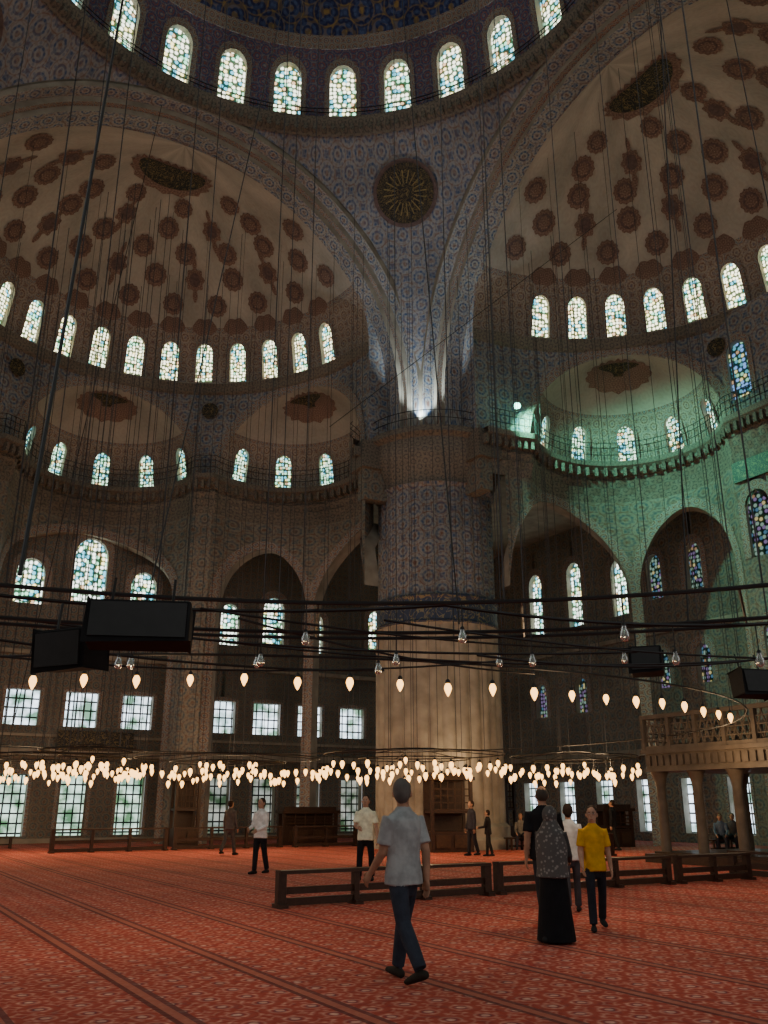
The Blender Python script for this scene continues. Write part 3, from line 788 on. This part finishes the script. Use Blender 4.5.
# ------------------------------------------------------------------ people
def ellip(V, F, T, c, r, tag, rot=None, nu=16, nv=10):
    c = Vector(c); b = len(V)
    for j in range(nv+1):
        ph = pi*j/nv
        for i in range(nu):
            a = 2*pi*i/nu; p = Vector((r[0]*sin(ph)*cos(a), r[1]*sin(ph)*sin(a), r[2]*cos(ph)))
            if rot: p = rot @ p
            V.append(c+p)
    for j in range(nv):
        for i in range(nu):
            i2 = (i+1) % nu; F.append((b+j*nu+i, b+(j+1)*nu+i, b+(j+1)*nu+i2, b+j*nu+i2)); T.append(tag)
def tube(V, F, T, pts, rad, tag, seg=14, caps=True, ref=None, c0=None, c1=None):
    c0 = caps if c0 is None else c0; c1 = caps if c1 is None else c1
    pts = [Vector(p) for p in pts]; rad = [r if isinstance(r, tuple) else (r, r) for r in rad]
    P = []; Rr = []; TT = []
    n = len(pts)
    tan = []
    for i in range(n):
        a = pts[max(0, i-1)]; b = pts[min(n-1, i+1)]; tan.append((b-a).normalized())
    if c0:
        m = min(rad[0])
        P += [pts[0]-tan[0]*m*.95, pts[0]-tan[0]*m*.6]; Rr += [(rad[0][0]*.25, rad[0][1]*.25), (rad[0][0]*.8, rad[0][1]*.8)]; TT += [tan[0]]*2
    P += pts; Rr += rad; TT += tan
    if c1:
        m = min(rad[-1])
        P += [pts[-1]+tan[-1]*m*.6, pts[-1]+tan[-1]*m*.95]; Rr += [(rad[-1][0]*.8, rad[-1][1]*.8), (rad[-1][0]*.25, rad[-1][1]*.25)]; TT += [tan[-1]]*2
    b = len(V)
    for p, r, t in zip(P, Rr, TT):
        x = ref or Vector((1, 0, 0))
        if abs(x.dot(t)) > .9: x = Vector((0, 1, 0))
        n1 = (x-t*x.dot(t)).normalized(); n2 = t.cross(n1)
        for i in range(seg):
            a = 2*pi*i/seg; V.append(p+n1*r[0]*cos(a)+n2*r[1]*sin(a))
    k = len(P)
    for j in range(k-1):
        for i in range(seg):
            i2 = (i+1) % seg; F.append((b+j*seg+i, b+j*seg+i2, b+(j+1)*seg+i2, b+(j+1)*seg+i)); T.append(tag)
    F.append(tuple(b+i for i in reversed(range(seg)))); T.append(tag)
    F.append(tuple(b+(k-1)*seg+i for i in range(seg))); T.append(tag)
matcache = {}
def cloth(col, pat=None):
    key = (tuple(col), pat)
    if key in matcache: return matcache[key]
    m, nt, out = newmat('fabric')
    tc = N(nt, 'ShaderNodeTexCoord'); nz = N(nt, 'ShaderNodeTexNoise'); nz.inputs['Scale'].default_value = 9 if not pat else 1; nz.inputs['Detail'].default_value = 3
    nt.links.new(tc.outputs['Object'], nz.inputs['Vector'])
    r = ramp(nt, [(.35, tuple(c*.8 for c in col)), (.65, tuple(min(1, c*1.15) for c in col))]); nt.links.new(nz.outputs[0], r.inputs[0]); c = r.outputs[0]
    if pat:
        v = N(nt, 'ShaderNodeTexVoronoi'); v.inputs['Scale'].default_value = 22; nt.links.new(tc.outputs['Object'], v.inputs['Vector'])
        r2 = ramp(nt, [(.25, pat), (.4, tuple(col))]); nt.links.new(v.outputs['Distance'], r2.inputs[0]); c = mixc(nt, c, r2.outputs[0], .8)
    bsdf(nt, out, c, .85, .2, bump=nz.outputs[0], bstr=.35)
    matcache[key] = m; return m
def person(name, loc, heading, H=1.75, skin=(.40, .23, .15), hair=(.03, .02, .015), top=(.5, .5, .5), bottom=(.03, .03, .04), shoe=(.02, .02, .02),
           legs=((8, 5, 0), (-8, 8, 0)), arms=((5, 8, 12, 0), (-5, 8, 12, 0)), turn=0, nod=0, sleeve='short', skirt=False, scarf=None, scarfpat=None, toppat=None,
           bald=False, width=1.0, vox=.010, seat=None, lean=0, feet=(0, 0)):
    V = []; F = []; T = []
    k = H/1.735
    hipz = .93
    lj = []
    for sg, (a, kb, ab) in zip((1, -1), legs):
        a = radians(a); kb = radians(kb); ab = radians(ab)
        hip = Vector((sg*.085, 0, hipz)); th_ = Vector((sg*sin(ab), sin(a)*cos(ab), -cos(a)*cos(ab))).normalized()
        knee = hip+th_*.43
        sh = Vector((sg*sin(ab)*.4, sin(a-kb), -cos(a-kb))).normalized(); ank = knee+sh*.42
        lj.append((hip, knee, ank, sh))
    low = min(j[2].z for j in lj)-.085
    if skirt: low = 0
    off = Vector((0, 0, -low)) if seat is None else Vector((0, 0, seat-hipz+.10))
    LN = Matrix.Rotation(-radians(lean), 3, 'X')
    def up(p):
        p = Vector(p); q = p-Vector((0, 0, hipz)); return LN @ q+Vector((0, 0, hipz))
    w = width
    torso = [(.82, .184, .146), (.90, .182, .140), (.98, .170, .126), (1.08, .162, .116), (1.18, .172, .118), (1.29, .184, .122), (1.37, .182, .112), (1.42, .140, .095), (1.46, .085, .075), (1.485, .065, .065)]
    if seat is not None: torso = torso[2:]
    tube(V, F, T, [up((0, 0, z)) for z, _, _ in torso], [(rx*w, ry*w) for _, rx, ry in torso], 2, 24, c0=False, c1=False)
    if not skirt:
        tube(V, F, T, [(0, 0, .98), (0, 0, .90), (0, 0, .82), (0, 0, .78)], [(.135*w, .100*w), (.150*w, .112*w), (.148*w, .108*w), (.12*w, .09*w)], 3, 20)
    for (hip, knee, ank, sh), sg, fp in zip(lj, (1, -1), feet):
        if not (skirt and seat is None):
            m1 = hip.lerp(knee, .45); m2 = knee.lerp(ank, .35)
            tube(V, F, T, [hip, m1, knee, m2, ank+Vector((0, 0, .015))], [(.076*w, .092*w), (.080*w, .088*w), .067*w, .066*w, .058], 3, 14, c1=False)
        hd = Vector((sg*.12, cos(radians(fp)), sin(radians(fp)))).normalized(); base = ank-Vector((0, 0, .035))
        tube(V, F, T, [base-hd*.055+Vector((0, 0, -.008)), base, base+hd*.09-Vector((0, 0, .010)), base+hd*.165-Vector((0, 0, .018))], [(.036, .038), (.041, .046), (.046, .036), (.038, .026)], 4, 12)
    if skirt:
        pr = [(1.02, .15, .11), (.92, .185, .14), (.7, .2, .165), (.4, .225, .2), (.12, .255, .235), (.03, .265, .245)]
        tube(V, F, T, [(0, 0, z) for z, _, _ in pr], [(a*(1), b) for _, a, b in pr], 3, 24, caps=False)
    fing = ([], [], [])
    for sg, (a, ab, eb, inn) in zip((1, -1), arms):
        a = radians(a); ab = radians(ab); eb = radians(eb); inn = radians(inn)
        s0 = up((sg*.176*w, 0, 1.372)); ud = (LN @ Vector((sg*sin(ab), sin(a)*cos(ab), -cos(a)*cos(ab)))).normalized()
        el = s0+ud*.285; fd = (LN @ Vector((sg*(sin(ab)*.5)-sg*sin(inn), sin(a+eb), -cos(a+eb)))).normalized(); wr = el+fd*.25
        armt = 2 if sleeve == 'long' else 0
        if armt == 0:
            tube(V, F, T, [s0.lerp(el, .3), s0.lerp(el, .55), el, el.lerp(wr, .35), wr], [.034, .047, .041, .040, .027], 0, 12)
            tube(V, F, T, [up((sg*.10*w, 0, 1.375)), s0, s0.lerp(el, .35), s0.lerp(el, .75)], [.062, .066, .063, .068], 2, 14, c1=False)
        else: tube(V, F, T, [up((sg*.10*w, 0, 1.375)), s0, s0.lerp(el, .5), el, el.lerp(wr, .35), wr], [.058, .063, .056, .048, .046, .036], 2, 12)
        tube(V, F, T, [wr, wr+fd*.035, wr+fd*.08], [(.020, .028), (.019, .040), (.017, .040)], 0, 12)
        n1 = (Vector((1, 0, 0))-fd*fd.x).normalized(); n2 = fd.cross(n1)
        fv, ff, ft = fing
        for q, ln in zip((-.031, -.0105, .0105, .031), (.052, .066, .072, .062) if sg > 0 else (.062, .072, .066, .052)):
            r0 = wr+fd*.082+n2*q; d1 = (fd-n1*sg*.25+n2*q*2).normalized(); r1 = r0+d1*ln*.5; d2 = (fd-n1*sg*.75).normalized(); r2 = r1+d2*ln*.5
            tube(fv, ff, ft, [r0-fd*.015, r0, r1, r2], [.0095, .0095, .0088, .0075], 0, 8)
        yv = n2 if n2.y > 0 else -n2
        t0 = wr+fd*.025+yv*.03; t1 = t0+(fd+yv*.8).normalized()*.035; t2 = t1+(fd-n1*sg*.3).normalized()*.03
        tube(fv, ff, ft, [t0-yv*.012, t0, t1, t2], [.012, .012, .0105, .008], 0, 8)
    tube(V, F, T, [up((0, -.005, 1.42)), up((0, .005, 1.54))], [(.060, .062), (.054, .056)], 0, 14)
    HR = Matrix.Rotation(radians(turn), 3, 'Z') @ Matrix.Rotation(-radians(nod), 3, 'X')
    hc = up((0, .012, 1.612)); HK = 1.07
    def hp(x, y, z): return hc+HR @ Vector((x, y, z))*HK
    def he(c, r, tag, nu=16, nv=10, dst=None):
        tgt = dst or (V, F, T)
        ellip(*tgt, hp(*c), tuple(q*HK for q in r), tag, HR, nu, nv)
    he((0, -.008, .015), (.074, .094, .100), 0)
    he((0, .022, -.045), (.058, .066, .075), 0)
    tube(V, F, T, [hp(0, .088, .015), hp(0, .104, -.018)], [(.009, .008), (.015, .012)], 0, 8)
    for sg in (1, -1): he((sg*.077, -.008, -.01), (.012, .02, .031), 0, 10, 8)
    he((0, .078, -.066), (.02, .013, .009), 0, 8, 6)
    if scarf:
        he((0, -.022, .012), (.096, .108, .122), 5)
        tube(V, F, T, [up((0, -.01, 1.56)), up((0, -.01, 1.47)), up((0, -.01, 1.38)), up((0, -.012, 1.2)), up((0, -.015, .95)), up((0, -.015, .82))], [(.09, .09), (.14, .11), (.21, .135), (.225, .155), (.215, .165), (.23, .18)], 5, 22, c1=False)
    elif not bald:
        he((0, -.024, .032), (.081, .092, .096), 1)
        he((0, -.045, -.005), (.074, .066, .085), 1)
    else:
        he((0, -.030, .012), (.0775, .080, .086), 1)
    me = bpy.data.meshes.new(name+'_src'); me.from_pydata([tuple(v) for v in V], [], F); me.update()
    o = bpy.data.objects.new(name+'_src', me); COL.objects.link(o)
    md = o.modifiers.new('r', 'REMESH'); md.mode = 'VOXEL'; md.voxel_size = vox; md.use_smooth_shade = True
    sm = o.modifiers.new('s', 'SMOOTH'); sm.factor = .5; sm.iterations = 2
    dg = bpy.context.evaluated_depsgraph_get(); dg.update()
    ev = o.evaluated_get(dg); em = ev.to_mesh()
    RV = [v.co.copy() for v in em.vertices]; RF = [tuple(p.vertices) for p in em.polygons]
    ev.to_mesh_clear()
    bvh = BVHTree.FromPolygons([tuple(v) for v in V], F); RT = []
    for f_ in RF:
        c = sum((RV[i] for i in f_), Vector())/len(f_)
        hit = bvh.find_nearest(c); RT.append(T[hit[2]] if hit[2] is not None else 0)
    bpy.data.objects.remove(o, do_unlink=True)
    fv, ff, ft = fing
    b = len(RV); RV += fv; RF += [tuple(b+i for i in f_) for f_ in ff]; RT += ft
    ex = ([], [], [])
    for sg in (1, -1):
        he((sg*.030, .080, .012), (.013, .008, .007), 6, 8, 6, ex)
        he((sg*.030, .087, .012), (.006, .004, .006), 1, 8, 6, ex)
        he((sg*.030, .087, .031), (.018, .006, .004), 1, 8, 6, ex)
    he((0, .0895, -.066), (.021, .005, .004), 7, 8, 6, ex)
    b = len(RV); RV += ex[0]; RF += [tuple(b+i for i in f_) for f_ in ex[1]]; RT += ex[2]
    RM = Matrix.Rotation(radians(heading-90), 3, 'Z')
    co = [tuple(RM @ ((v+off)*k)) for v in RV]
    me2 = bpy.data.meshes.new(name); me2.from_pydata(co, [], RF)
    for c, pt in ((skin, None), (hair, None), (top, toppat), (bottom, None), (shoe, None), (scarf or (.1, .1, .1), scarfpat), ((.6, .6, .58), None), ((.25, .07, .06), None)):
        me2.materials.append(cloth(c, pt))
    me2.polygons.foreach_set('material_index', RT); me2.polygons.foreach_set('use_smooth', [True]*len(RF))
    zmin = min(c[2] for c in co)
    o2 = bpy.data.objects.new(name, me2); o2.location = (loc[0], loc[1], (-zmin+.002) if seat is None else loc[2] if len(loc) > 2 else 0); COL.objects.link(o2)
    return o2
jean = (.035, .042, .06)
person('man_walking', (.19, 9.25), 128, 1.84, hair=(.12, .11, .10), top=(.34, .36, .36), bottom=jean, shoe=(.03, .025, .02), legs=((16, 4, 1), (-13, 20, 0)), arms=((-14, 6, 16, 0), (10, 5, 32, 0)), turn=-45, nod=3, vox=.008, feet=(5, -18), width=1.04)
person('woman_in_headscarf', (2.08, 11.74), 60, 1.56, top=(.05, .05, .05), bottom=(.008, .008, .01), scarf=(.10, .095, .09), scarfpat=(.30, .28, .26), skirt=True, sleeve='long', arms=((20, 6, 50, 20), (15, 6, 60, 20)), vox=.009)
person('man_in_black_shirt', (2.24, 13.2), 95, 1.84, bald=True, hair=(.06, .05, .04), top=(.012, .012, .014), bottom=(.03, .03, .035), vox=.010, width=1.08)
person('boy_in_yellow_shirt', (2.86, 12.9), 265, 1.58, top=(.66, .36, .02), bottom=(.02, .022, .03), legs=((14, 6, 1), (-12, 16, 1)), arms=((5, 9, 30, 5), (-4, 9, 20, 0)), turn=-10, vox=.009, width=.92, feet=(0, -8), skin=(.48, .28, .19))
person('woman_in_white_shirt', (2.95, 15.0), 80, 1.6, top=(.55, .56, .56), bottom=(.05, .05, .06), vox=.012, width=.9)
person('man_in_cream_shirt', (-.41, 21.1), 262, 1.80, top=(.85, .84, .62), bottom=(.012, .012, .015), arms=((15, 8, 65, 35), (2, 12, 12, 0)), legs=((2, 2, 5), (-2, 2, 5)), vox=.011, skin=(.48, .28, .19))
person('man_in_white_shirt', (-3.04, 23.2), 235, 1.76, top=(.82, .78, .74), bottom=(.015, .015, .018), arms=((12, 6, 60, 25), (6, 6, 60, 25)), vox=.012, sleeve='long', skin=(.48, .28, .19))
person('man_in_grey_jacket', (-5.25, 32.0), 60, 1.78, top=(.10, .09, .085), bottom=(.08, .075, .07), legs=((14, 4, 0), (-14, 14, 0)), sleeve='long', vox=.014)
person('man_in_dark_shirt', (2.95, 31.6), 200, 1.75, top=(.03, .03, .04), bottom=(.02, .02, .025), sleeve='long', vox=.014)
person('woman_in_dark_coat', (3.45, 31.2), 160, 1.45, top=(.02, .02, .02), bottom=(.02, .02, .02), sleeve='long', vox=.014, arms=((20, 6, 60, 20), (20, 6, 60, 20)))
person('man_standing_far', (8.6, 35.2), 150, 1.8, top=(.015, .015, .018), bottom=(.02, .02, .02), sleeve='long', vox=.014)
sitl = ((86, 86, 8), (86, 86, 8))
def bench(p, q):
    p = Vector((*p, 0)); q = Vector((*q, 0)); L = (q-p).length; d = (q-p)/L; nn = Vector((-d.y, d.x, 0)); mb = MB()
    mb.box((p+q)/2+UP*.43, d*L/2, nn*.2, UP*.025)
    for i in range(4):
        for j in (-1, 1): mb.box(p+d*(.1+(L-.2)*i/3)+nn*j*.15+UP*.205, d*.03, nn*.03, UP*.205)
    mb.box((p+q)/2+UP*.15, d*(L/2-.1), nn*.02, UP*.03); mb.build('low_bench', [M_wood], smooth=False)
bench((11.4, 33.2), (13.2, 34.2)); bench((4.6, 35.3), (6.6, 36.4)); bench((-17.5, 35), (-14.5, 36.9))
for nm, l, h, t in (('man_seated_on_bench', (12.0, 33.5, 0), 250, (.10, .14, .2)), ('woman_seated_on_bench', (12.6, 33.85, 0), 235, (.08, .08, .09)), ('man_seated_on_bench', (5.2, 35.65, 0), 260, (.15, .14, .12)), ('woman_seated_on_bench', (5.9, 36.0, 0), 240, (.12, .05, .05)), ('man_seated_on_bench', (-15.5, 36.3, 0), 300, (.04, .04, .05))):
    person(nm, l, h, 1.7, top=t, legs=sitl, seat=.455, sleeve='long', vox=.015, lean=8, arms=((30, 8, 40, 15), (30, 8, 40, 15)))

# ------------------------------------------------------------------ lights
def light(kind, name, loc, energy, col, size=.5, target=None, angle=60, blend=.6):
    l = bpy.data.lights.new(name, kind); l.energy = energy; l.color = col
    if kind in ('POINT', 'SPOT'): l.shadow_soft_size = size
    if kind == 'SPOT': l.spot_size = radians(angle); l.spot_blend = blend
    o = bpy.data.objects.new(name, l); o.location = loc; COL.objects.link(o)
    if target is not None:
        o.rotation_euler = (Vector(target)-Vector(loc)).to_track_quat('-Z', 'Y').to_euler()
    return o
for i in range(12):
    a = 2*pi*i/12
    light('POINT', 'chandelier_glow', (-3.2+12*cos(a), 24.2+12*sin(a), 2.85), 70, (1, .68, .38), .25)
for c in ((-12.3, 32.5), (-5.6, 33), (1, 30.5), (6.6, 32)):
    light('POINT', 'chandelier_glow', (c[0], c[1], 2.7), 210, (1, .66, .36), .6)
pc = C+A*12.75+B*12.75; dg_ = (A+B).normalized()
light('SPOT', 'teal_floodlight', polB(radians(80), 8.2, 18.0), 3600, (.25, 1, .66), .3, polB(radians(38), 12, 12), 110)
light('SPOT', 'white_floodlight', pc-dg_*3.05+UP*17.3, 900, (.8, .95, 1), .08, pc-dg_*2.3+UP*21, 75)
fx = MB(); p = polB(radians(80), 8.3, 17.9); fx.rev(p, [(0, -.1), (.12, -.08), (.16, 0), (.12, .1), (0, .12)], 12); fx.build('teal_lamp', [emis('teal_glow', (.3, 1, .75), 12)])
w = bpy.data.worlds.new('daylight'); scene.world = w; w.use_nodes = True
w.node_tree.nodes['Background'].inputs[0].default_value = (.95, 1, .98, 1); w.node_tree.nodes['Background'].inputs[1].default_value = .48

cam = bpy.data.cameras.new('camera'); cam.sensor_fit = 'VERTICAL'; cam.sensor_height = 36; cam.lens = 885/1024*36; cam.clip_end = 300
co = bpy.data.objects.new('camera', cam); co.location = (0, 0, 1.56); co.rotation_euler = (radians(90+18.4), 0, 0); COL.objects.link(co); scene.camera = co
